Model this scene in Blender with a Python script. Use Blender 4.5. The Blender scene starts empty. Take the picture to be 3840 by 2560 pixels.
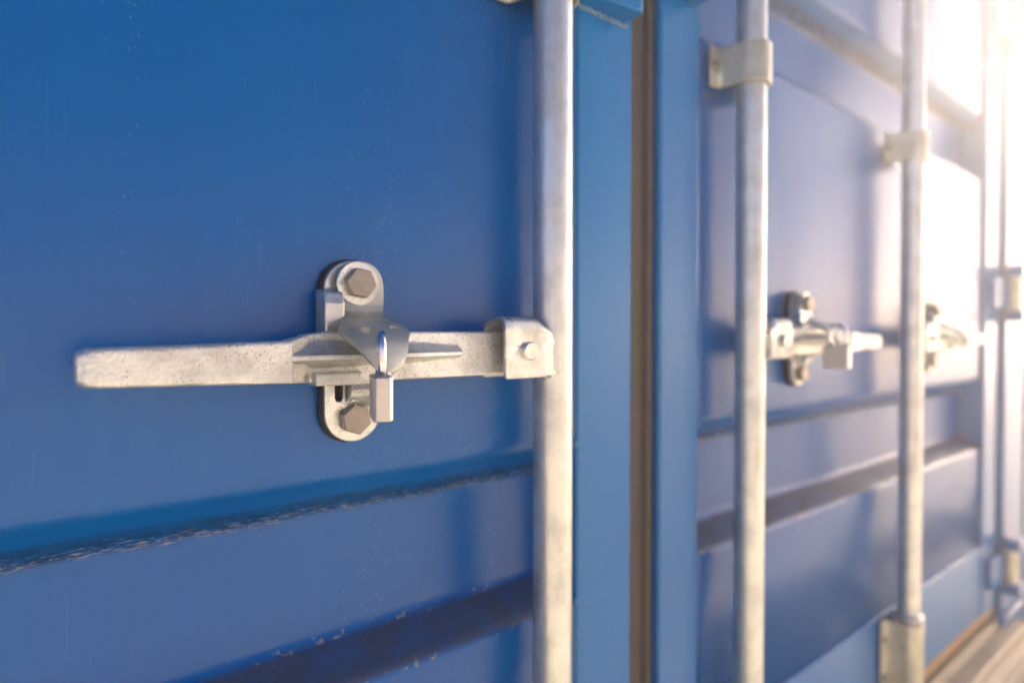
import bpy, bmesh, math, random
from mathutils import Vector, noise
R = math.radians
random.seed(7)
sc = bpy.context.scene

# ------------------------------------------------------------------ camera
ZC = 0.85                       # camera height over the ground
D = 0.422                       # camera distance from the door skin (plane y = 0, doors face -Y)
PHI = R(37.85); PITCH = R(-0.85)
cam = bpy.data.cameras.new('camera'); camo = bpy.data.objects.new('camera', cam)
sc.collection.objects.link(camo); sc.camera = camo
camo.location = (0, -D, ZC)
camo.rotation_euler = (R(90) + PITCH, 0, -PHI)
cam.sensor_width = 36; cam.lens = 36 * 600 / 1024
cam.clip_start = 0.01; cam.clip_end = 2000
cam.dof.use_dof = True; cam.dof.focus_distance = 0.385; cam.dof.aperture_fstop = 2.9
cam.dof.aperture_blades = 0

# ------------------------------------------------------------------ light
SUN_EL = R(21); SUN_AZ = R(85.8)          # azimuth measured from +Y (behind the doors) towards +X
w = bpy.data.worlds.new('World'); sc.world = w; w.use_nodes = True
nt = w.node_tree; bg = nt.nodes['Background']
sky = nt.nodes.new('ShaderNodeTexSky'); sky.sky_type = 'NISHITA'; sky.sun_disc = False
sky.sun_elevation = SUN_EL; sky.sun_rotation = SUN_AZ
sky.dust_density = 0.1; sky.air_density = 0.5; sky.ozone_density = 5.0
nt.links.new(sky.outputs[0], bg.inputs[0]); bg.inputs[1].default_value = 0.05
sl = bpy.data.lights.new('sun', 'SUN'); so = bpy.data.objects.new('sun', sl); sc.collection.objects.link(so)
sl.energy = 5.0; sl.angle = R(0.5); sl.color = (1.0, 0.90, 0.74)
sd = Vector((math.sin(SUN_AZ) * math.cos(SUN_EL), math.cos(SUN_AZ) * math.cos(SUN_EL), math.sin(SUN_EL)))
so.rotation_euler = (-sd).to_track_quat('-Z', 'Y').to_euler()
sc.view_settings.view_transform = 'Standard'; sc.view_settings.look = 'None'
sc.view_settings.exposure = 2.17; sc.view_settings.gamma = 1
sc.cycles.max_bounces = 10; sc.cycles.use_denoising = True
sc.cycles.volume_bounces = 3

# ------------------------------------------------------------------ materials
def mat(name):
    m = bpy.data.materials.new(name); m.use_nodes = True
    return m, m.node_tree.nodes, m.node_tree.links, m.node_tree.nodes['Principled BSDF']
def ramp(N, a, b, ca=(0, 0, 0, 1), cb=(1, 1, 1, 1)):
    r = N.new('ShaderNodeValToRGB'); r.color_ramp.interpolation = 'EASE'; e = r.color_ramp.elements
    e[0].position = a; e[0].color = ca; e[1].position = b; e[1].color = cb
    return r
def coords(N, L, scale=(1, 1, 1)):
    g = N.new('ShaderNodeNewGeometry'); mp = N.new('ShaderNodeMapping'); mp.inputs['Scale'].default_value = scale
    L.new(g.outputs['Position'], mp.inputs[0]); return mp.outputs[0]
def nz(N, L, vec, scale, detail=4, rough=.5):
    n = N.new('ShaderNodeTexNoise'); n.inputs['Scale'].default_value = scale
    n.inputs['Detail'].default_value = detail; n.inputs['Roughness'].default_value = rough
    L.new(vec, n.inputs['Vector']); return n.outputs['Fac']
def mth(N, L, op, a, b=None, c=None, clamp=False):
    m = N.new('ShaderNodeMath'); m.operation = op; m.use_clamp = clamp
    for i, v in enumerate((a, b, c)):
        if v is None: continue
        if isinstance(v, (int, float)): m.inputs[i].default_value = v
        else: L.new(v, m.inputs[i])
    return m.outputs[0]
def mix(N, L, fac, a, b):
    m = N.new('ShaderNodeMix'); m.data_type = 'RGBA'
    for sock, v in ((0, fac), (6, a), (7, b)):
        if isinstance(v, (int, float, tuple)): m.inputs[sock].default_value = v
        else: L.new(v, m.inputs[sock])
    return m.outputs[2]
def smooth_band(N, L, x, lo, hi, soft):
    """1 inside lo..hi, fading over soft on both sides."""
    a = mth(N, L, 'MULTIPLY', mth(N, L, 'SUBTRACT', x, lo - soft), 1 / soft, clamp=True)
    b = mth(N, L, 'MULTIPLY', mth(N, L, 'SUBTRACT', hi + soft, x), 1 / soft, clamp=True)
    return mth(N, L, 'MULTIPLY', a, b)

def paint(name, base=(0.0, 0.094, 0.35, 1), creases=False):
    m, N, L, P = mat(name)
    c1 = coords(N, L)
    cst = coords(N, L, (1, 1, 0.12))            # stretched down the door
    big = nz(N, L, c1, 3.0, 3)
    streak = nz(N, L, cst, 26, 5, .6)
    col = mix(N, L, ramp_f(N, L, big, .35, .7), base, (base[0], base[1] * 1.16, base[2] * 1.06, 1))
    col = mix(N, L, mth(N, L, 'MULTIPLY', ramp_f(N, L, streak, .5, .8), .25), col, (.0, .15, .40, 1))
    # chalky specks and hair scratches
    v = N.new('ShaderNodeTexVoronoi'); v.inputs['Scale'].default_value = 330
    L.new(coords(N, L, (1, 1, .55)), v.inputs['Vector'])
    pick = nz(N, L, cst, 16, 4, .7)
    sp = mth(N, L, 'MULTIPLY', mth(N, L, 'LESS_THAN', v.outputs['Distance'], .23), ramp_f(N, L, pick, .50, .64))
    fine = nz(N, L, c1, 420, 2, .6)
    sp = mth(N, L, 'MULTIPLY', sp, ramp_f(N, L, fine, .45, .6))
    col = mix(N, L, mth(N, L, 'MULTIPLY', sp, .4), col, (.24, .38, .52, 1))
    # runs and fine rubs down the door
    for sx, sz, thr, amt, tint in ((260, 9, .66, .18, (.10, .30, .52, 1)), (900, 34, .70, .22, (.20, .40, .56, 1))):
        ln = nz(N, L, coords(N, L, (1, 1, sz / sx)), sx, 2, .5)
        k = mth(N, L, 'MULTIPLY', ramp_f(N, L, ln, thr, thr + .05), ramp_f(N, L, nz(N, L, c1, 7, 4, .6), .45, .65))
        col = mix(N, L, mth(N, L, 'MULTIPLY', k, amt), col, tint)
    rgh = mth(N, L, 'MULTIPLY_ADD', ramp_f(N, L, big, .3, .7), .03, .175)
    if creases:
        g = N.new('ShaderNodeNewGeometry'); s = N.new('ShaderNodeSeparateXYZ'); L.new(g.outputs['Position'], s.inputs[0])
        X, Z = s.outputs[0], s.outputs[2]
        wob = mth(N, L, 'MULTIPLY', mth(N, L, 'SUBTRACT', nz(N, L, coords(N, L, (1, 0, 0)), 14, 4), .5), .010)
        zz = mth(N, L, 'ADD', Z, wob)
        # dark navy line, broken by noise, in the fold itself
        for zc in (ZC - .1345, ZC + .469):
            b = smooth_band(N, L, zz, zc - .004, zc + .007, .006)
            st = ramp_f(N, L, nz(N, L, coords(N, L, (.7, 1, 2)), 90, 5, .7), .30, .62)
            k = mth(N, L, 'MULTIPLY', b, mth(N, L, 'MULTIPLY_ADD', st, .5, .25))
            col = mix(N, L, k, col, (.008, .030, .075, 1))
        # worn paint along the upper fold of each groove
        for zc, wd, thr in ((ZC - .1385, .0012, .52), (ZC - .134, .0055, .60), (ZC + .469, .003, .58)):
            b = smooth_band(N, L, zz, zc - wd, zc + wd, .004)
            st = nz(N, L, coords(N, L, (.55, 1, 3.2)), 210, 6, .8)
            k = mth(N, L, 'MULTIPLY', b, ramp_f(N, L, st, thr, thr + .07))
            col = mix(N, L, mth(N, L, 'MULTIPLY', k, .85), col, (.36, .30, .24, 1))
            rgh = mth(N, L, 'ADD', rgh, mth(N, L, 'MULTIPLY', k, .4))
        # paint chips along the base edges
        for zc in (ZC - .241, ZC - .265):
            b = smooth_band(N, L, zz, zc - .001, zc + .0015, .003)
            k = mth(N, L, 'MULTIPLY', b, ramp_f(N, L, nz(N, L, c1, 150, 3), .60, .64))
            col = mix(N, L, mth(N, L, 'MULTIPLY', k, .8), col, (.40, .37, .28, 1))
        # rust weeping from under the rod clamps and hasps
        for xc, zt, ln_ in ((.312, .284, .075), (.625, .284, .065), (1.128, .284, .065), (.700, .284, .04)):
            bx = smooth_band(N, L, X, xc - .010, xc + .010, .014)
            fz = mth(N, L, 'MULTIPLY', mth(N, L, 'SUBTRACT', Z, ZC + zt - ln_), 1 / ln_, clamp=True)
            tz = mth(N, L, 'LESS_THAN', Z, ZC + zt + .004)
            st = ramp_f(N, L, nz(N, L, coords(N, L, (1, 1, .10)), 130, 4, .7), .46, .66)
            k = mth(N, L, 'MULTIPLY', mth(N, L, 'MULTIPLY', bx, fz), mth(N, L, 'MULTIPLY', tz, st))
            col = mix(N, L, mth(N, L, 'MULTIPLY', k, .55), col, (.22, .16, .11, 1))
        # grime lying on the upward sloping folds
        for lo, hi in ((ZC - .2625, ZC - .243), (ZC + .352, ZC + .377)):
            b = smooth_band(N, L, Z, lo, hi, .003)
            st = ramp_f(N, L, nz(N, L, coords(N, L, (1, 1, .5)), 30, 5, .7), .3, .6)
            k = mth(N, L, 'MULTIPLY', b, mth(N, L, 'MULTIPLY_ADD', st, .35, .5))
            col = mix(N, L, k, col, (.045, .052, .075, 1))
            rgh = mth(N, L, 'ADD', rgh, mth(N, L, 'MULTIPLY', k, .35))
    L.new(col, P.inputs['Base Color']); L.new(rgh, P.inputs['Roughness'])
    P.inputs['IOR'].default_value = 1.5
    P.inputs['Specular IOR Level'].default_value = 0.5
    # orange peel
    peel = nz(N, L, c1, 330, 3, .6); dent = nz(N, L, c1, 22, 3); wave = nz(N, L, coords(N, L, (1, 1, .3)), 2.6, 2)
    b1 = N.new('ShaderNodeBump'); b1.inputs['Strength'].default_value = .5; b1.inputs['Distance'].default_value = .0007
    L.new(peel, b1.inputs['Height'])
    b2 = N.new('ShaderNodeBump'); b2.inputs['Strength'].default_value = .25; b2.inputs['Distance'].default_value = .002
    L.new(dent, b2.inputs['Height']); L.new(b1.outputs[0], b2.inputs['Normal'])
    b3 = N.new('ShaderNodeBump'); b3.inputs['Strength'].default_value = .5; b3.inputs['Distance'].default_value = .012
    L.new(wave, b3.inputs['Height']); L.new(b2.outputs[0], b3.inputs['Normal'])
    L.new(b3.outputs[0], P.inputs['Normal'])
    return m
def ramp_f(N, L, f, a, b):
    r = ramp(N, a, b); L.new(f, r.inputs[0]); return r.outputs[0]

def galv(name, base=(.62, .60, .56, 1), rough=.42, metal=.55, pit=1.0, bump=.35, bscale=420, mott=.8):
    m, N, L, P = mat(name)
    c = coords(N, L)
    big = nz(N, L, c, 28, 5, .6); f = nz(N, L, c, 190, 4, .65)
    col = mix(N, L, ramp_f(N, L, big, .38, .66), base, tuple(b * (1 - .34 * mott) for b in base[:3]) + (1,))
    col = mix(N, L, mth(N, L, 'MULTIPLY', ramp_f(N, L, f, .5, .75), .35 * mott), col, (.36, .33, .29, 1))
    if pit:
        v = N.new('ShaderNodeTexVoronoi'); v.inputs['Scale'].default_value = 560; L.new(c, v.inputs['Vector'])
        p = mth(N, L, 'MULTIPLY', mth(N, L, 'LESS_THAN', v.outputs['Distance'], .27), ramp_f(N, L, nz(N, L, c, 45, 4, .7), .42, .58))
        col = mix(N, L, mth(N, L, 'MULTIPLY', p, .72 * pit), col, (.13, .11, .085, 1))
    rust = ramp_f(N, L, nz(N, L, c, 47, 6, .7), .69, .74)
    col = mix(N, L, mth(N, L, 'MULTIPLY', rust, .6), col, (.22, .10, .04, 1))
    L.new(col, P.inputs['Base Color']); P.inputs['Metallic'].default_value = metal
    rg = mth(N, L, 'MULTIPLY_ADD', ramp_f(N, L, big, .3, .7), .18, rough); L.new(rg, P.inputs['Roughness'])
    b1 = N.new('ShaderNodeBump'); b1.inputs['Strength'].default_value = bump; b1.inputs['Distance'].default_value = .0009
    L.new(nz(N, L, c, bscale, 3, .6), b1.inputs['Height'])
    b2 = N.new('ShaderNodeBump'); b2.inputs['Strength'].default_value = .3; b2.inputs['Distance'].default_value = .002
    L.new(nz(N, L, c, 55, 3), b2.inputs['Height']); L.new(b1.outputs[0], b2.inputs['Normal'])
    L.new(b2.outputs[0], P.inputs['Normal'])
    return m
def plain(name, col, rough=.6, metal=0.0, var=.25, bump=.2, scale=60):
    m, N, L, P = mat(name); c = coords(N, L)
    k = mix(N, L, nz(N, L, c, scale, 5, .65), tuple(x * (1 - var) for x in col) + (1,), tuple(min(1, x * (1 + var)) for x in col) + (1,))
    L.new(k, P.inputs['Base Color']); P.inputs['Roughness'].default_value = rough; P.inputs['Metallic'].default_value = metal
    b = N.new('ShaderNodeBump'); b.inputs['Strength'].default_value = bump; b.inputs['Distance'].default_value = .001
    L.new(nz(N, L, c, scale * 4, 3), b.inputs['Height']); L.new(b.outputs[0], P.inputs['Normal'])
    return m

M_PANEL = paint('blue_panel_paint', creases=True)
M_WELD = paint('scuffed_weld_paint', (0.12, 0.22, 0.38, 1))
M_SEAM = paint('chalky_seam_paint', (0.02, 0.15, 0.36, 1))
M_BLUE = paint('blue_frame_paint', (0.0, 0.150, 0.44, 1))
M_CAST = galv('cast_galvanised', (.77, .775, .72, 1), .33, .75, 1.0, .9, 420, .8)
M_PLATE = galv('pressed_galvanised', (.73, .74, .69, 1), .25, .85, .35, .35, 320, 1.0)
M_FLAP = galv('zinc_flap', (.54, .55, .49, 1), .36, .6, .1, .12, 380)
M_ROD = galv('rod_galvanised', (.75, .76, .71, 1), .28, .85, .03, .10, 260, .6)
M_CLAMP = galv('passivated_clamp', (.62, .60, .48, 1), .30, .7, .1, .08, 300)
M_BOLT = plain('weathered_bolt', (.30, .27, .23), .42, .7, .25, .3, 120)
M_RUB = plain('brown_rubber', (.055, .043, .033), .55, 0, .4, .3, 18)
M_PAD = plain('dark_rubber_pad', (.028, .018, .014), .7, 0, .3, .3, 90)
M_HOLE = plain('dark_hole', (.01, .009, .008), .8, 0, .1, .1, 50)
M_CHROME = plain('chrome_shackle', (.78, .78, .80), .08, 1.0, .02, .02, 50)
M_FLARE_RUB = plain('flare_gold_rubber', (.42, .27, .11), .7, 0, .35, .4, 26)  # seal rubber; the flare's golden light is put into its colour
M_SILL = plain('dusty_sill_paint', (.40, .33, .24), .5, .1, .35, .5, 14)
def brushed():
    m, N, L, P = mat('brushed_padlock')
    f = nz(N, L, coords(N, L, (1, 1, 14)), 150, 4, .6)
    col = mix(N, L, f, (.52, .47, .42, 1), (.74, .70, .65, 1)); L.new(col, P.inputs['Base Color'])
    P.inputs['Metallic'].default_value = .85; P.inputs['Roughness'].default_value = .38
    b = N.new('ShaderNodeBump'); b.inputs['Strength'].default_value = .25; b.inputs['Distance'].default_value = .0003
    L.new(f, b.inputs['Height']); L.new(b.outputs[0], P.inputs['Normal'])
    return m
M_LOCK = brushed()

# ------------------------------------------------------------------ mesh helpers
# local door frame: x along the doors, h = distance out of the door skin, z relative to the camera height
def W(x, h, z): return Vector((x, -h, ZC + z))
class Frame:
    def __init__(s, x0, sign, dz=0.0): s.x0, s.s, s.dz = x0, sign, dz
    def __call__(s, x, h, z): return Vector((s.x0 + s.s * x, -h, ZC + z + s.dz))
ID = Frame(0, 1)
def new_obj(name, bm, m, parent=None, bevel=0, segs=2, smooth=True, angle=40):
    bmesh.ops.recalc_face_normals(bm, faces=bm.faces[:])
    me = bpy.data.meshes.new(name); bm.to_mesh(me); bm.free()
    o = bpy.data.objects.new(name, me); sc.collection.objects.link(o)
    if isinstance(m, (list, tuple)):
        for q in m: me.materials.append(q)
    else: me.materials.append(m)
    if parent: o.parent = parent
    if bevel:
        b = o.modifiers.new('bevel', 'BEVEL'); b.width = bevel; b.segments = segs; b.limit_method = 'ANGLE'; b.angle_limit = R(30)
        b.harden_normals = False
    if smooth:
        me.shade_smooth() if hasattr(me, 'shade_smooth') else None
        for p in me.polygons: p.use_smooth = True
        if angle: 
            try: me.set_sharp_from_angle(angle=R(angle))
            except Exception: pass
    return o
def remesh(o, voxel, sm=3, fac=.5):
    r = o.modifiers.new('remesh', 'REMESH'); r.mode = 'VOXEL'; r.voxel_size = voxel; r.use_smooth_shade = True
    if sm:
        s = o.modifiers.new('smooth', 'SMOOTH'); s.iterations = sm; s.factor = fac
def loft(bm, rings, close=True):
    vs = [[bm.verts.new(p) for p in r] for r in rings]
    n = len(rings[0])
    for a, b in zip(vs, vs[1:]):
        for i in range(n):
            j = (i + 1) % n
            if j == 0 and not close: continue
            bm.faces.new((a[i], a[j], b[j], b[i]))
    if close:
        bm.faces.new(vs[0]); bm.faces.new(list(reversed(vs[-1])))
    return vs
def box(bm, F, x0, x1, h0, h1, z0, z1):
    loft(bm, [[F(x, h, z) for h, z in ((h0, z0), (h1, z0), (h1, z1), (h0, z1))] for x in (x0, x1)])
def prism_x(bm, F, prof, x0, x1):            # (h,z) profile swept along x
    loft(bm, [[F(x, h, z) for h, z in prof] for x in (x0, x1)])
def prism_z(bm, F, prof, z0, z1):            # (x,h) profile swept along z
    loft(bm, [[F(x, h, z) for x, h in prof] for z in (z0, z1)])
def thicken(line, t):                        # open polyline -> closed outline with thickness t
    n = len(line); out = []
    for i, p in enumerate(line):
        a = line[max(0, i - 1)]; b = line[min(n - 1, i + 1)]
        d = Vector((b[0] - a[0], b[1] - a[1])).normalized(); out.append((p[0] - d.y * t, p[1] + d.x * t))
    return list(line) + out[::-1]
def disc(bm, F, cx, cz, h0, h1, r, n=32, ch=0.0, rot=0):
    def ring(h, rr): return [F(cx + rr * math.cos(rot + 2 * math.pi * i / n), h, cz + rr * math.sin(rot + 2 * math.pi * i / n)) for i in range(n)]
    rs = [ring(h0, r)]
    if ch: rs += [ring(h1 - ch, r), ring(h1, r - ch)]
    else: rs += [ring(h1, r)]
    loft(bm, rs)
def pipe(bm, pts, r, n=20):
    rings = []
    for i, p in enumerate(pts):
        a = pts[max(0, i - 1)]; b = pts[min(len(pts) - 1, i + 1)]; t = (b - a).normalized()
        up = Vector((1, 0, 0)) if abs(t.x) < .9 else Vector((0, 0, 1))
        u = t.cross(up).normalized(); v = t.cross(u)
        rings.append([p + u * r * math.cos(2 * math.pi * k / n) + v * r * math.sin(2 * math.pi * k / n) for k in range(n)])
    loft(bm, rings)
def stadium(cx, cz, hw, hh, n=14):
    pts = []
    for k in range(n + 1): a = math.pi * k / n; pts.append((cx + hw * math.cos(a), cz + hh - hw + hw * math.sin(a)))
    for k in range(n + 1): a = math.pi + math.pi * k / n; pts.append((cx + hw * math.cos(a), cz - hh + hw + hw * math.sin(a)))
    return pts
def holed_plate(bm, F, outer, holes, h0, h1):
    edges = []
    for loop in [outer] + holes:
        vs = [bm.verts.new(F(x, h0, z)) for x, z in loop]
        for i in range(len(vs)): edges.append(bm.edges.new((vs[i], vs[(i + 1) % len(vs)])))
    r = bmesh.ops.triangle_fill(bm, edges=edges, use_beauty=True)
    fs = [f for f in r['geom'] if isinstance(f, bmesh.types.BMFace)]
    e = bmesh.ops.extrude_face_region(bm, geom=fs)
    off = F(0, h1, 0) - F(0, h0, 0)
    bmesh.ops.translate(bm, verts=[v for v in e['geom'] if isinstance(v, bmesh.types.BMVert)], vec=off)
def empty(name, loc=(0, 0, 0), parent=None):
    o = bpy.data.objects.new(name, None); sc.collection.objects.link(o); o.location = loc; o.empty_display_size = .05
    if parent: o.parent = parent
    return o
def B(): return bmesh.new()

# ------------------------------------------------------------------ setting: the ground
bm = B()
S = 300
vs = [bm.verts.new(p) for p in ((-S, -S, 0), (S, -S, 0), (S, S, 0), (-S, S, 0))]; bm.faces.new(vs)
m_ground, N, L, P = mat('sandy_ground')
c = coords(N, L)
col = mix(N, L, nz(N, L, c, 3, 6, .6), (.56, .49, .40, 1), (.74, .66, .55, 1))
L.new(col, P.inputs['Base Color']); P.inputs['Roughness'].default_value = .9
b = N.new('ShaderNodeBump'); b.inputs['Strength'].default_value = .5; b.inputs['Distance'].default_value = .01
L.new(nz(N, L, c, 40, 5), b.inputs['Height']); L.new(b.outputs[0], P.inputs['Normal'])
g = new_obj('ground', bm, m_ground, smooth=False); g['kind'] = 'structure'

# ------------------------------------------------------------------ container shells
GZ = -ZC                                        # ground in local z
SILL = [(-.12, -.69), (.006, -.69), (.008, -.704), (.044, -.710), (.046, -.716), (.046, -.738), (.060, -.742), (.062, -.748), (.062, -.762), (.100, -.768), (.104, -.774), (.104, GZ + .02), (-.12, GZ + .02)]
def shell(root, x0, x1):
    """roof, floor and corrugated side walls behind the doors"""
    bm = B(); box(bm, ID, x0, x1, -6.0, -.12, GZ + 2.53, GZ + 2.59); new_obj('roof', bm, M_BLUE, root, .004)
    bm = B(); box(bm, ID, x0 + .02, x1 - .02, -6.0, -.12, GZ + .04, GZ + .17); new_obj('floor', bm, M_BLUE, root)
    for xs in (x0 + .01, x1 - .05):
        prof = []
        y = -.13
        while y > -5.9:
            prof += [(xs, y), (xs, y - .07), (xs + .036, y - .14), (xs + .036, y - .21)]; y -= .28
        bm = B(); loft(bm, [[ID(px, py, z) for px, py in thicken(prof, .003)] for z in (GZ + .17, GZ + 2.53)])
        new_obj('side_wall', bm, M_BLUE, root, smooth=False)
    bm = B(); box(bm, ID, x0 + .02, x1 - .02, -6.05, -5.98, GZ + .04, GZ + 2.59); new_obj('end_wall', bm, M_BLUE, root)
    bm = B(); box(bm, ID, x0, x1, -.12, .012, GZ + 2.44, GZ + 2.59); new_obj('header', bm, M_BLUE, root, .004)

def groove_profile(z0, z1):
    """outer skin of the door in (h, z), bottom to top"""
    gs = [(-.264, -.2403, -.1377, -.105), (.350, .376, .466, .491), (.83, .856, .946, .971), (1.28, 1.306, 1.396, 1.421)]
    p = [(0, z0)]
    for a, b_, c_, d in gs: p += [(0, a), (-.040, b_), (-.040, c_), (0, d)]
    return p + [(0, z1)]
def bend(prof, r, n=5):                         # round the folds
    out = [prof[0]]
    for i in range(1, len(prof) - 1):
        p, a, b_ = (Vector(prof[i]), Vector(prof[i - 1]), Vector(prof[i + 1]))
        da, db = (a - p).normalized(), (b_ - p).normalized()
        t = min(r, (a - p).length * .45, (b_ - p).length * .45)
        s, e = p + da * t, p + db * t
        for k in range(n + 1):
            q = k / n; v = s * (1 - q) ** 2 + p * 2 * q * (1 - q) + e * q * q; out.append((v.x, v.y))
    return out + [prof[-1]]

def door(root, xa, xb, inner, label=None):
    """xa..xb = outline of the door; inner = the side ('a' or 'b') that meets the other door"""
    sw_i, sw_o = (.0715 if inner == 'a' else .0805), .092
    wa, wb = (sw_i, sw_o) if inner == 'a' else (sw_o, sw_i)
    z0, z1 = -.655, 1.59
    prof = bend(groove_profile(-.49, z1 - .1), .009)
    bm = B()
    nx = 60
    xs = [xa + wa + .0005 + (xb - xa - wa - wb - .001) * i / nx for i in range(nx + 1)]
    grid = []
    for x in xs:
        row = []
        for h, z in prof:
            dh = .0016 * (noise.noise(Vector((x * 2.1, z * 1.7, 3.3)))) + .0006 * noise.noise(Vector((x * 9, z * 7, 1)))
            row.append(bm.verts.new(ID(x, h - .003 + dh, z)))
        grid.append(row)
    for i in range(nx):
        for j in range(len(prof) - 1): bm.faces.new((grid[i][j], grid[i + 1][j], grid[i + 1][j + 1], grid[i][j + 1]))
    d = new_obj('container_door', bm, M_PANEL, root, angle=0)
    so_ = d.modifiers.new('solid', 'SOLIDIFY'); so_.thickness = .003; so_.offset = -1
    for x0, x1 in ((xa, xa + wa), (xb - wb, xb)):
        bm = B(); box(bm, ID, x0, x1, -.052, .0035, z0, z1); new_obj('stile', bm, M_BLUE, d, .004, 3)
    bm = B(); box(bm, ID, xa + wa + .001, xb - wb - .001, -.051, .0005, z0, -.489); new_obj('bottom_rail', bm, M_BLUE, d, .003, 3)
    bm = B(); box(bm, ID, xa + wa + .001, xb - wb - .001, -.051, .0005, z1 - .099, z1); new_obj('top_rail', bm, M_BLUE, d, .003, 3)
    # weld beads between skin and stile
    for xw in (xa + wa, xb - wb):
        bm = B(); zz = -.48
        segs = [(-.48, -.262), (-.107, .352), (.489, .83)]
        for s0, s1 in segs:
            n = int((s1 - s0) / .006); pts = []
            for k in range(n + 1):
                z = s0 + (s1 - s0) * k / n
                pts.append(ID(xw + .0006 * noise.noise(Vector((z * 60, xw, 0))), -.0015 + .0009 * noise.noise(Vector((z * 90, xw, 5))), z))
            pipe(bm, pts, .0028, 8)
            for z in (s0, s1):
                bmesh.ops.create_icosphere(bm, subdivisions=2, radius=.0055, matrix=__import__('mathutils').Matrix.Translation(ID(xw, .0, z)))
        new_obj('weld_bead', bm, M_SEAM, d)
    # folded end plates of the grooves are the inner sides of the stiles; dark slot lining
    return d

def clamp_profile():
    rc, hc = .0185, .033
    line = [(-.044, .0045), (-.030, .0045), (-.0255, .008), (-.0235, .014), (-.0215, .022), (-.0195, .030)]
    for k in range(0, 13):
        a = math.pi - math.pi * k / 12; line.append((rc * 1.03 * math.cos(a), hc + rc * math.sin(a)))
    line += [(.0195, .030), (.0215, .022), (.0235, .014), (.0255, .008), (.030, .0045), (.044, .0045)]
    return thicken(line[::-1], -.0036)
def clamp(parent, F, z0, z1, holes=1, wide=1.0):
    bm = B(); prism_z(bm, F, clamp_profile(), z0, z1)
    o = new_obj('rod_clamp', bm, M_CLAMP, parent, .0013, 2, angle=35)
    for sx in (-.0365, .0365):
        for k in range(holes):
            zc = z0 + (z1 - z0) * (k + .5) / holes
            bm = B(); disc(bm, F, sx, zc, .0080, .0122, .0062, 24, .0012)
            q = new_obj('clamp_bolt', bm, M_BOLT, parent, angle=30)
def lock_rod(root, F):
    bm = B(); n = 48; rings = []
    zs = [-.76 + i * .02 for i in range(int(2.45 / .02))]
    for z in zs:
        rings.append([F(.017 * math.cos(2 * math.pi * k / n) + .0004 * noise.noise(Vector((z * 3, F.x0, 0))), .033 + .017 * math.sin(2 * math.pi * k / n), z) for k in range(n)])
    loft(bm, rings)
    rod = new_obj('lock_rod', bm, M_ROD, root, angle=0)
    clamp(rod, F, .284, .331)
    clamp(rod, F, -.625, -.497, 2)
    clamp(rod, F, 1.12, 1.167)
    bm = B(); n = 32                           # collar above the lower guide
    for zz, r0 in ((-.497, .0205),):
        prof = [(r0 - .002, zz + .001), (r0 + .001, zz + .003), (r0 + .001, zz + .011), (r0 - .003, zz + .014), (.016, zz + .015), (.016, zz + .001)]
        rr = [[F(r * math.cos(2 * math.pi * k / n), .033 + r * math.sin(2 * math.pi * k / n), z) for r, z in prof] for k in range(n)]
        vs = [[bm.verts.new(p) for p in q] for q in rr]
        for i in range(n):
            for j in range(len(prof)):
                bm.faces.new((vs[i][j], vs[(i + 1) % n][j], vs[(i + 1) % n][(j + 1) % len(prof)], vs[i][(j + 1) % len(prof)]))
    new_obj('rod_collar', bm, M_ROD, rod, angle=0)
    # cam keeper at the foot of the rod
    bm = B(); box(bm, F, -.028, .028, .006, .040, -.80, -.765); new_obj('rod_cam', bm, M_CLAMP, rod, .004)
    return rod

def bracket(root, F):
    """sheet steel clip welded to the rod that carries the handle"""
    line = [(.0515, -.0362), (.0515, -.006), (.0510, .001)]
    for k in range(0, 9):
        a = math.pi * k / 8 * .93; line.append((.0405 + .0110 * math.cos(a), .0022 + .0105 * math.sin(a)))
    line += [(.0270, -.006), (.0258, -.0355)]
    prof = thicken(line, .0032)
    bm = B()
    # front leaf with cut corners towards the rod, back leaf a little longer
    n = len(prof) // 2
    xs = [.0650, .0635, .030, .0225, .0185, .0165]
    vs = []
    for x in xs:
        ring = []
        for i, (h, z) in enumerate(prof):
            zz = z
            if x < .03:
                kk = (.030 - x) / .0135
                if z > -.004: zz = z - kk * .0085 * min(1, (z + .004) / .012)
                if z < -.030: zz = z + kk * .0015
            if x == .0650 and z < -.033: zz = z + .002
            ring.append(F(x + (.0055 if h < .0335 and x > .06 else 0), h, zz))
        vs.append(ring)
    loft(bm, vs)
    o = new_obj('handle_bracket', bm, M_PLATE, root, .0009, 2, angle=35)
    bm = B(); disc(bm, F, .0425, -.0148, .0505, .0560, .0074, 36, .0010)
    new_obj('pivot_pin', bm, M_PLATE, o, angle=35)
    bm = B()
    for zz, a in ((-.0075, 1.0), (-.0335, 1.25)):
        for k in range(7):
            t = k / 6
            p = F(.0155 - .001 * t, .047 - .020 * t, zz + .003 * math.sin(k * 2.1))
            bmesh.ops.create_icosphere(bm, subdivisions=2, radius=.0036 * a * (1 - .3 * t), matrix=__import__('mathutils').Matrix.Translation(p))
    for k in range(14):
        p = F(.0150 + .0006 * math.sin(k * 1.7), .0470 + .0006 * math.cos(k * 2.3), -.034 + k * .0021)
        bmesh.ops.create_icosphere(bm, subdivisions=2, radius=.0022 + .0004 * math.sin(k * 2.9), matrix=__import__('mathutils').Matrix.Translation(p))
    w_ = new_obj('weld_bead', bm, M_PLATE, o); remesh(w_, .0007, 3)
    return o

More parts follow.
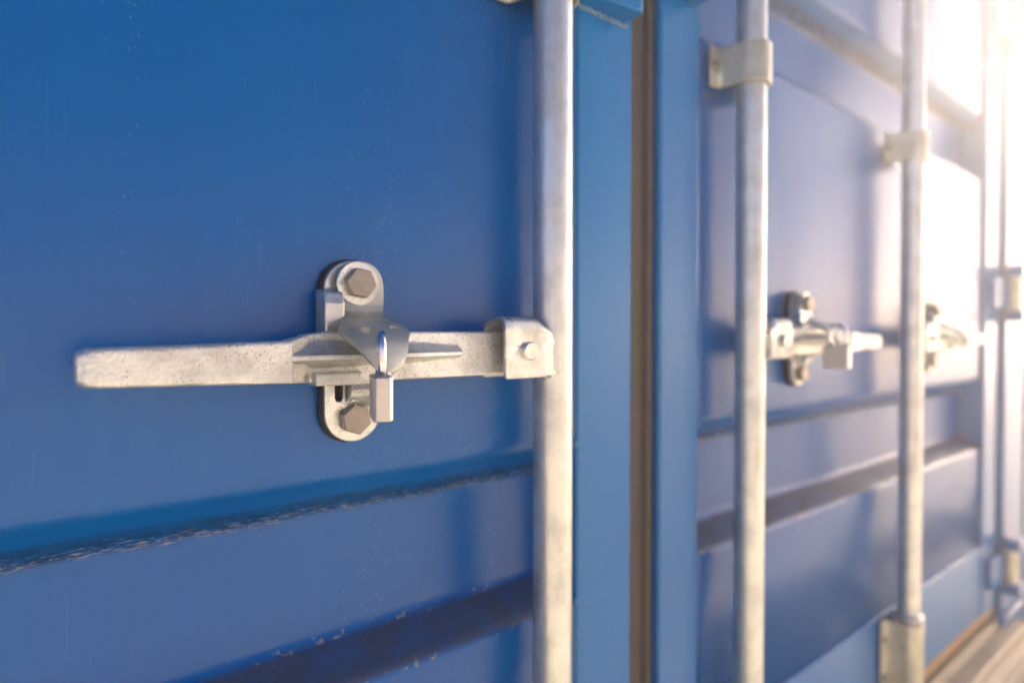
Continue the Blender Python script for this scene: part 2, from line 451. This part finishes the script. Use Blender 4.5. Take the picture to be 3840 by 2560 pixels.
def handle(root, F):
    bm = B()
    def sec(x, h0, h1, z0, z1, r=.004, n=4):
        pts = []
        for cx, cz, a0 in ((h1 - r, z1 - r, 0), (h0 + r, z1 - r, 90), (h0 + r, z0 + r, 180), (h1 - r, z0 + r, 270)):
            for k in range(n + 1):
                a = R(a0 + 90 * k / n); pts.append(F(x, cx + r * math.cos(a), cz + r * math.sin(a)))
        return pts
    # grip
    loft(bm, [sec(.3360, .040, .045, -.0245, -.0125, .002), sec(.3350, .0362, .0490, -.0268, -.0100, .004), sec(.3315, .0348, .0510, -.0284, -.0082, .004),
              sec(.3260, .0342, .0518, -.0290, -.0077, .0032), sec(.280, .0340, .0522, -.0300, -.0066, .003),
              sec(.2285, .0330, .0522, -.0314, -.0048, .0022)])
    # slope from the grip back to the web
    loft(bm, [sec(.2295, .0300, .0521, -.0314, -.0048, .002), sec(.2130, .0260, .0362, -.0328, -.0012, .0018)])
    # web
    loft(bm, [sec(.2170, .0255, .0362, -.0325, -.0013, .0018), sec(.2000, .0250, .0360, -.0335, .0008, .0018), sec(.0480, .0250, .0372, -.0340, .0008, .0018),
              sec(.0300, .0280, .0390, -.0300, -.0020, .002)])
    # pad where the web rests in the cradle
    loft(bm, [sec(.2110, .030, .0430, -.0345, -.0262, .0015), sec(.1790, .030, .0430, -.0350, -.0262, .0015)])
    # stiffening rib, scooped on top
    def rib(x, k, zt=0.0):
        pr = [(.034, -.0045), (.0362, -.0052), (.0395, -.0085), (.0490, -.0130), (.0524, -.0142), (.0526, -.0172), (.0500, -.0186), (.0410, -.0192), (.0365, -.0225), (.034, -.0235)]
        out = []
        for h, z in pr:
            hh = .034 + (h - .034) * k if h > .034 else h
            zz = -.0145 + (z + .0145) * (.35 + .65 * k) + zt
            out.append(F(x, hh, zz))
        return out
    loft(bm, [rib(.2290, 1.0), rib(.200, 1.0), rib(.160, .97), rib(.125, .80), rib(.100, .58), rib(.097, .30)])
    o = new_obj('lock_handle', bm, M_CAST, root); remesh(o, .0006, 2, .4)
    return o

def hexbolt(parent, F, x, z, h, r=.0105, washer=True, rot=0.0):
    if washer:
        bm = B(); disc(bm, F, x, z, h, h + .0022, .0158, 44, .0006); new_obj('washer', bm, M_PLATE, parent, angle=30)
    bm = B(); disc(bm, F, x, z, h + .0018, h + .0024 + .0062, r, 6, .0, rot)
    new_obj('hex_bolt', bm, M_BOLT, parent, .0009, 3, angle=30)

def lerp_table(tab, y):
    for (a, b_) in zip(tab, tab[1:]):
        if a[0] <= y <= b_[0]:
            t = (y - a[0]) / (b_[0] - a[0]); return [p + (q - p) * t for p, q in zip(a, b_)]
    return list(tab[-1])

def hasp(root, F, flap_swing=0.0):
    cx = .1720
    bm = B(); holed_plate(bm, F, stadium(cx + .0005, -.0135, .0232, .0668), [], .0004, .0058)
    pad = new_obj('handle_hasp', bm, M_PLATE, root)         # replaced below by the galvanised plate
    bpy.data.objects.remove(pad)
    bm = B()
    slot = [(cx + .0108 + .0029 * math.cos(2 * math.pi * k / 16), -.0385 + (.0070 if math.sin(2 * math.pi * k / 16) > 0 else -.0070) + .0036 * math.sin(2 * math.pi * k / 16)) for k in range(16)]
    holed_plate(bm, F, stadium(cx, -.0135, .0213, .0650), [slot], .0055, .0108)
    # raised ears on both sides of the flap
    for a, b_ in ((cx + .0125, cx + .0262),):
        prism_x(bm, F, [(.007, .0300), (.0165, .0296), (.0225, .0270), (.0255, .020), (.0258, -.003), (.007, -.003)], a, b_)
    # cradle under the handle
    prism_x(bm, F, [(.007, -.0560), (.0120, -.0540), (.0160, -.0510), (.0205, -.0455), (.0240, -.0400), (.0275, -.0365), (.0310, -.0350), (.0310, -.0325), (.007, -.0325)], cx - .0120, cx + .0068)
    o = new_obj('handle_hasp', bm, M_PLATE, root); remesh(o, .0007, 3, .5)
    bm = B(); holed_plate(bm, F, stadium(cx + .0008, -.0135, .0222, .0662), [], .0002, .0056)
    new_obj('rubber_pad', bm, M_PAD, o, .0008)
    # flap: rows (s, x-left, x-right, h, z) measured on the left hasp, in handle direction
    T = [(600, .1731, .1665, .0155, .0506), (602, .1757, .1639, .0155, .0500), (606, .1786, .1605, .0155, .0488), (614, .1815, .1571, .0155, .0463),
         (626, .1837, .1541, .0155, .0426), (640, .1847, .1524, .0155, .0383), (652, .1850, .1517, .0155, .0346), (680, .1848, .1514, .0155, .0258),
         (700, .1837, .1520, .0160, .0196), (720, .1830, .1533, .0180, .0135), (731, .1838, .1546, .0220, .0102), (745, .1895, .1535, .0320, .0068),
         (756, .1946, .1523, .0410, .0045), (765, .1989, .1500, .0490, .0018), (773, .1992, .1504, .0550, -.0010), (782, .1967, .1535, .0598, -.0045),
         (789, .1939, .1557, .0628, -.0072), (800, .1909, .1576, .0655, -.0112), (814, .1878, .1597, .0675, -.0158), (826, .1847, .1621, .0685, -.0198),
         (836, .1826, .1652, .0690, -.0228), (842, .1798, .1686, .0692, -.0246), (846, .1762, .1714, .0692, -.0256)]
    NR, NC = 150, 90
    holes = [(.1800, 771, .0052, 6.0), (.1902, 768, .0022, 2.2), (.1595, 766, .0034, 3.2)]
    bm = B(); G = []
    import bisect
    for i in range(NR + 1):
        y = 600 + 246 * i / NR
        # smoothed samples
        acc = [0] * 5; wsum = 0
        for dy, wt in ((-5, 1), (-2.5, 2), (0, 3), (2.5, 2), (5, 1)):
            yy = min(846, max(600, y + dy)) if 612 < y < 838 else y
            r = lerp_table(T, yy); acc = [a + wt * q for a, q in zip(acc, r)]; wsum += wt
        s_, xl, xr, h, z = [a / wsum for a in acc]
        row = []
        for j in range(NC + 1):
            t = j / NC; x = xl + (xr - xl) * t
            curl = 0
            if y > 745:                                     # the lip bows a little across its width
                q = (t - .45) * 2; curl = -.0010 * q * q * min(1, (y - 745) / 40)
            row.append(bm.verts.new(F(x, h + curl, z)))
        G.append(row)
    for i in range(NR):
        y = 600 + 246 * (i + .5) / NR
        r = lerp_table(T, y)
        for j in range(NC):
            t = (j + .5) / NC; x = r[1] + (r[2] - r[1]) * t
            if any(((x - hx) / rx) ** 2 + ((y - hy) / ry) ** 2 < 1 for hx, hy, rx, ry in holes): continue
            bm.faces.new((G[i][j], G[i + 1][j], G[i + 1][j + 1], G[i][j + 1]))
    bmesh.ops.delete(bm, geom=[q for q in bm.verts if not q.link_faces], context='VERTS')
    fl = new_obj('cover_flap', bm, M_FLAP, o, angle=0)
    sm = fl.modifiers.new('smooth', 'SMOOTH'); sm.iterations = 3; sm.factor = .5
    sd_ = fl.modifiers.new('solid', 'SOLIDIFY'); sd_.thickness = .0038; sd_.offset = 0
    bv = fl.modifiers.new('bevel', 'BEVEL'); bv.width = .0007; bv.segments = 2; bv.limit_method = 'ANGLE'; bv.angle_limit = R(60)
    hexbolt(o, F, cx - .0005, .0348, .0172, .0112, True, R(8))
    hexbolt(o, F, cx + .0005, -.0618, .0104, .0112, False, R(20))
    return o

def padlock(F, x, dz, label, turn=0.0, h0=.0745):
    root = empty('padlock', F(x, h0, -.055 + dz)); root.rotation_euler = (0, 0, turn)
    def G(dx, h, z): return Vector((dx, -(h - .0745), z + .055))
    class GF:
        s = 1
        def __call__(s_, a, b_, c_): return G(a, b_, c_)
    gf = GF()
    bm = B()
    def ring(z, ins):
        hw, hh, ch = .0062 - ins, .0150 - ins, .0022
        return [G(a, .0745 + b_, z) for a, b_ in ((-hw + ch, -hh), (hw - ch, -hh), (hw, -hh + ch), (hw, hh - ch), (hw - ch, hh), (-hw + ch, hh), (-hw, hh - ch), (-hw, -hh + ch))]
    loft(bm, [ring(-.0545, .0008), ring(-.0535, 0), ring(-.0275, 0), ring(-.0265, .0008)])
    o = new_obj('lock_body', bm, M_LOCK, root, .0004, 2, angle=30)
    bm = B(); pts = []
    h1, h0, r = .0835, .0655, .0090
    pts.append(G(0, h1, -.030)); pts.append(G(0, h1, -.018))
    for k in range(13):
        a = math.pi * k / 12; pts.append(G(0, .0745 + r * math.cos(a), -.0105 + r * math.sin(a) * 1.05))
    pts.append(G(0, h0, -.018)); pts.append(G(0, h0, -.030))
    pipe(bm, pts, .0027, 20); new_obj('shackle', bm, M_CHROME, root, angle=0)
    root['label'] = label; root['category'] = 'padlock'; root['group'] = 'padlocks hanging from the handle hasps'
    return root

def copy_tree(o, parent, dx):
    c = o.copy(); sc.collection.objects.link(c); c.parent = parent
    if dx: c.location.x += dx
    for ch in list(o.children): copy_tree(ch, c, 0)
    return c

# ------------------------------------------------------------------ the container in front of the camera
cont = empty('shipping_container', (0.504, 0, 0))
cont.location = (0, 0, 0)
cont['label'] = 'blue shipping container with galvanised lock rods, handles and closed double doors'
cont['category'] = 'shipping container'; cont['group'] = 'blue shipping containers standing in a row'
XL0, XL1, XR0, XR1 = -.79, .4845, .5295, 1.785
shell(cont, -.90, 1.99)
door(cont, XL0, XL1, 'b'); door(cont, XR0, XR1, 'a')
# rubber seal between the doors, with its raised lip
bm = B()
prism_z(bm, ID, [(XL1 + .0012, -.050), (XL1 + .0012, -.0075), (XL1 + .003, -.0062), (.500, -.0060), (.5115, -.0062), (.5135, -.0030), (.5160, -.0012), (.5205, -.0012), (.5225, -.0030), (.5240, -.0050), (XR0 - .0008, -.0045), (XR0 - .0008, -.050)], -.655, 1.59)
new_obj('door_seal', bm, M_RUB, cont, .001, 2)
bm = B(); box(bm, ID, XR1 + .001, XR1 + .034, -.05, -.006, -.655, 1.59)
new_obj('door_seal', bm, M_FLARE_RUB, cont, .003, 2)
bm = B(); box(bm, ID, XL0 - .034, XL0 - .001, -.05, -.006, -.655, 1.59)
new_obj('door_seal', bm, M_FLARE_RUB, cont, .003, 2)
bm = B(); box(bm, ID, XL0, XR1 + .03, -.05, -.004, -.684, -.657)
new_obj('sill_seal', bm, M_FLARE_RUB, cont, .003, 2)
# sill and posts
bm = B(); prism_x(bm, ID, SILL, -.82, 1.90)
new_obj('bottom_sill', bm, M_SILL, cont, .003, 2)
for a, b_ in ((XR1 + .036, 1.985), (-.985, XL0 - .036)):
    bm = B(); box(bm, ID, a, b_, -.12, .012, GZ + .17, GZ + 2.44); new_obj('corner_post', bm, M_BLUE, cont, .005, 3)
    bm = B(); box(bm, ID, a - .01, b_ + .005, -.16, .020, GZ + .0, GZ + .165); new_obj('corner_casting', bm, M_BLUE, cont, .006, 3)
def hinges(root, xg):
    for z0 in (.055, -.60, .70, 1.30):
        bm = B(); box(bm, ID, xg - .085, xg + .015, .0045, .0145, z0, z0 + .075)
        h = new_obj('hinge', bm, M_BLUE, root, .004, 3)
        bm = B(); n = 24
        loft(bm, [[ID(xg + .032 + .016 * math.cos(2 * math.pi * k / n), .022 + .016 * math.sin(2 * math.pi * k / n), z) for k in range(n)] for z in (z0 - .012, z0 + .087)])
        new_obj('hinge_pin', bm, M_CLAMP, h, .002)
        for q in (z0 - .03, z0 + .078):
            bm = B(); box(bm, ID, xg + .010, xg + .060, .0125, .045, q, q + .028)
            new_obj('hinge_lug', bm, M_BLUE, h, .004, 3)
hinges(cont, XR1 + .02)
# interlocking blocks welded on the inner stiles
bm = B(); prism_z(bm, ID, [(.402, .002), (.4700, .002), (.4700, .028), (.4650, .032), (.402, .024)], .314, .43)
stop = new_obj('door_stop', bm, M_BLUE, cont, .0025, 3)
bm = B()
for k in range(26):
    t = k / 25
    bmesh.ops.create_icosphere(bm, subdivisions=2, radius=.0026 + .0004 * math.sin(k * 2.3), matrix=__import__('mathutils').Matrix.Translation(ID(.400 + .072 * t, .0042 + .001 * math.sin(k * 1.9), .3125 + .0006 * math.sin(k * 1.3))))
wb_ = new_obj('weld_bead', bm, M_WELD, stop); remesh(wb_, .0008, 2)
bm = B(); prism_z(bm, ID, [(.574, .002), (.590, .002), (.590, .050), (.574, .050)], .372, .46)
new_obj('door_stop', bm, M_BLUE, cont, .0025, 3)

FA = Frame(.347, -1, 0.0); FB = Frame(.660, 1, .005); FHB = Frame(.997, -1, .005)
parts_b = []
for F in (FA, FB):
    r_ = lock_rod(cont, F); br = bracket(cont, F); hn = handle(cont, F); hs = hasp(cont, FHB if F is FB else F)
    if F is FB: parts_b = [r_, br, hn, hs]
for p in parts_b: copy_tree(p, cont, .503)

# ------------------------------------------------------------------ the neighbour to the right
nb = empty('shipping_container', (0, 0, 0))
nb['label'] = 'next blue container glimpsed at the far right edge of the picture'
nb['category'] = 'shipping container'; nb['group'] = 'blue shipping containers standing in a row'
OX = 2.90
shell(nb, OX - .90, OX + 1.99)
bm = B(); box(bm, ID, OX - .88, OX - .826, -.12, .012, GZ + .17, GZ + 2.44); new_obj('corner_post', bm, M_BLUE, nb, .005, 3)
bm = B(); box(bm, ID, OX - .89, OX - .822, -.16, .020, GZ, GZ + .165); new_obj('corner_casting', bm, M_BLUE, nb, .006, 3)
bm = B(); prism_x(bm, ID, SILL, OX - .82, OX + 1.90)
new_obj('bottom_sill', bm, M_SILL, nb, .003, 2)
dn = door(nb, OX + XL0, OX + XL1, 'b'); dn2 = door(nb, OX + XR0, OX + XR1, 'a')
for k in (0, 1): 
    for p in parts_b: copy_tree(p, nb, OX + .503 * k)
for q in [o for o in cont.children if o.name.split('.')[0] in ('lock_rod',)][:1]: copy_tree(q, nb, OX - .503)

# ------------------------------------------------------------------ padlocks
padlock(FA, .1812, 0, 'small steel padlock seen edge-on, hanging from the nearest hasp, in focus', R(-20))
padlock(FB, .1200, .005, 'blurred steel padlock seen face-on, hanging from the hasp of the middle rod', R(4), .080)

# ------------------------------------------------------------------ hazy air, added to give the lens flare's warm glow
bm = B(); box(bm, ID, -305, 305, -305, 305, GZ - 1, GZ + 2.75)
m, N, L, P = mat('flare_haze'); N.remove(P)
v = N.new('ShaderNodeVolumePrincipled'); v.inputs['Color'].default_value = (1, .88, .78, 1)
v.inputs['Density'].default_value = .062; v.inputs['Anisotropy'].default_value = .8
L.new(v.outputs[0], N['Material Output'].inputs['Volume'])
hz = new_obj('flare_haze', bm, m, smooth=False); hz['kind'] = 'stuff'
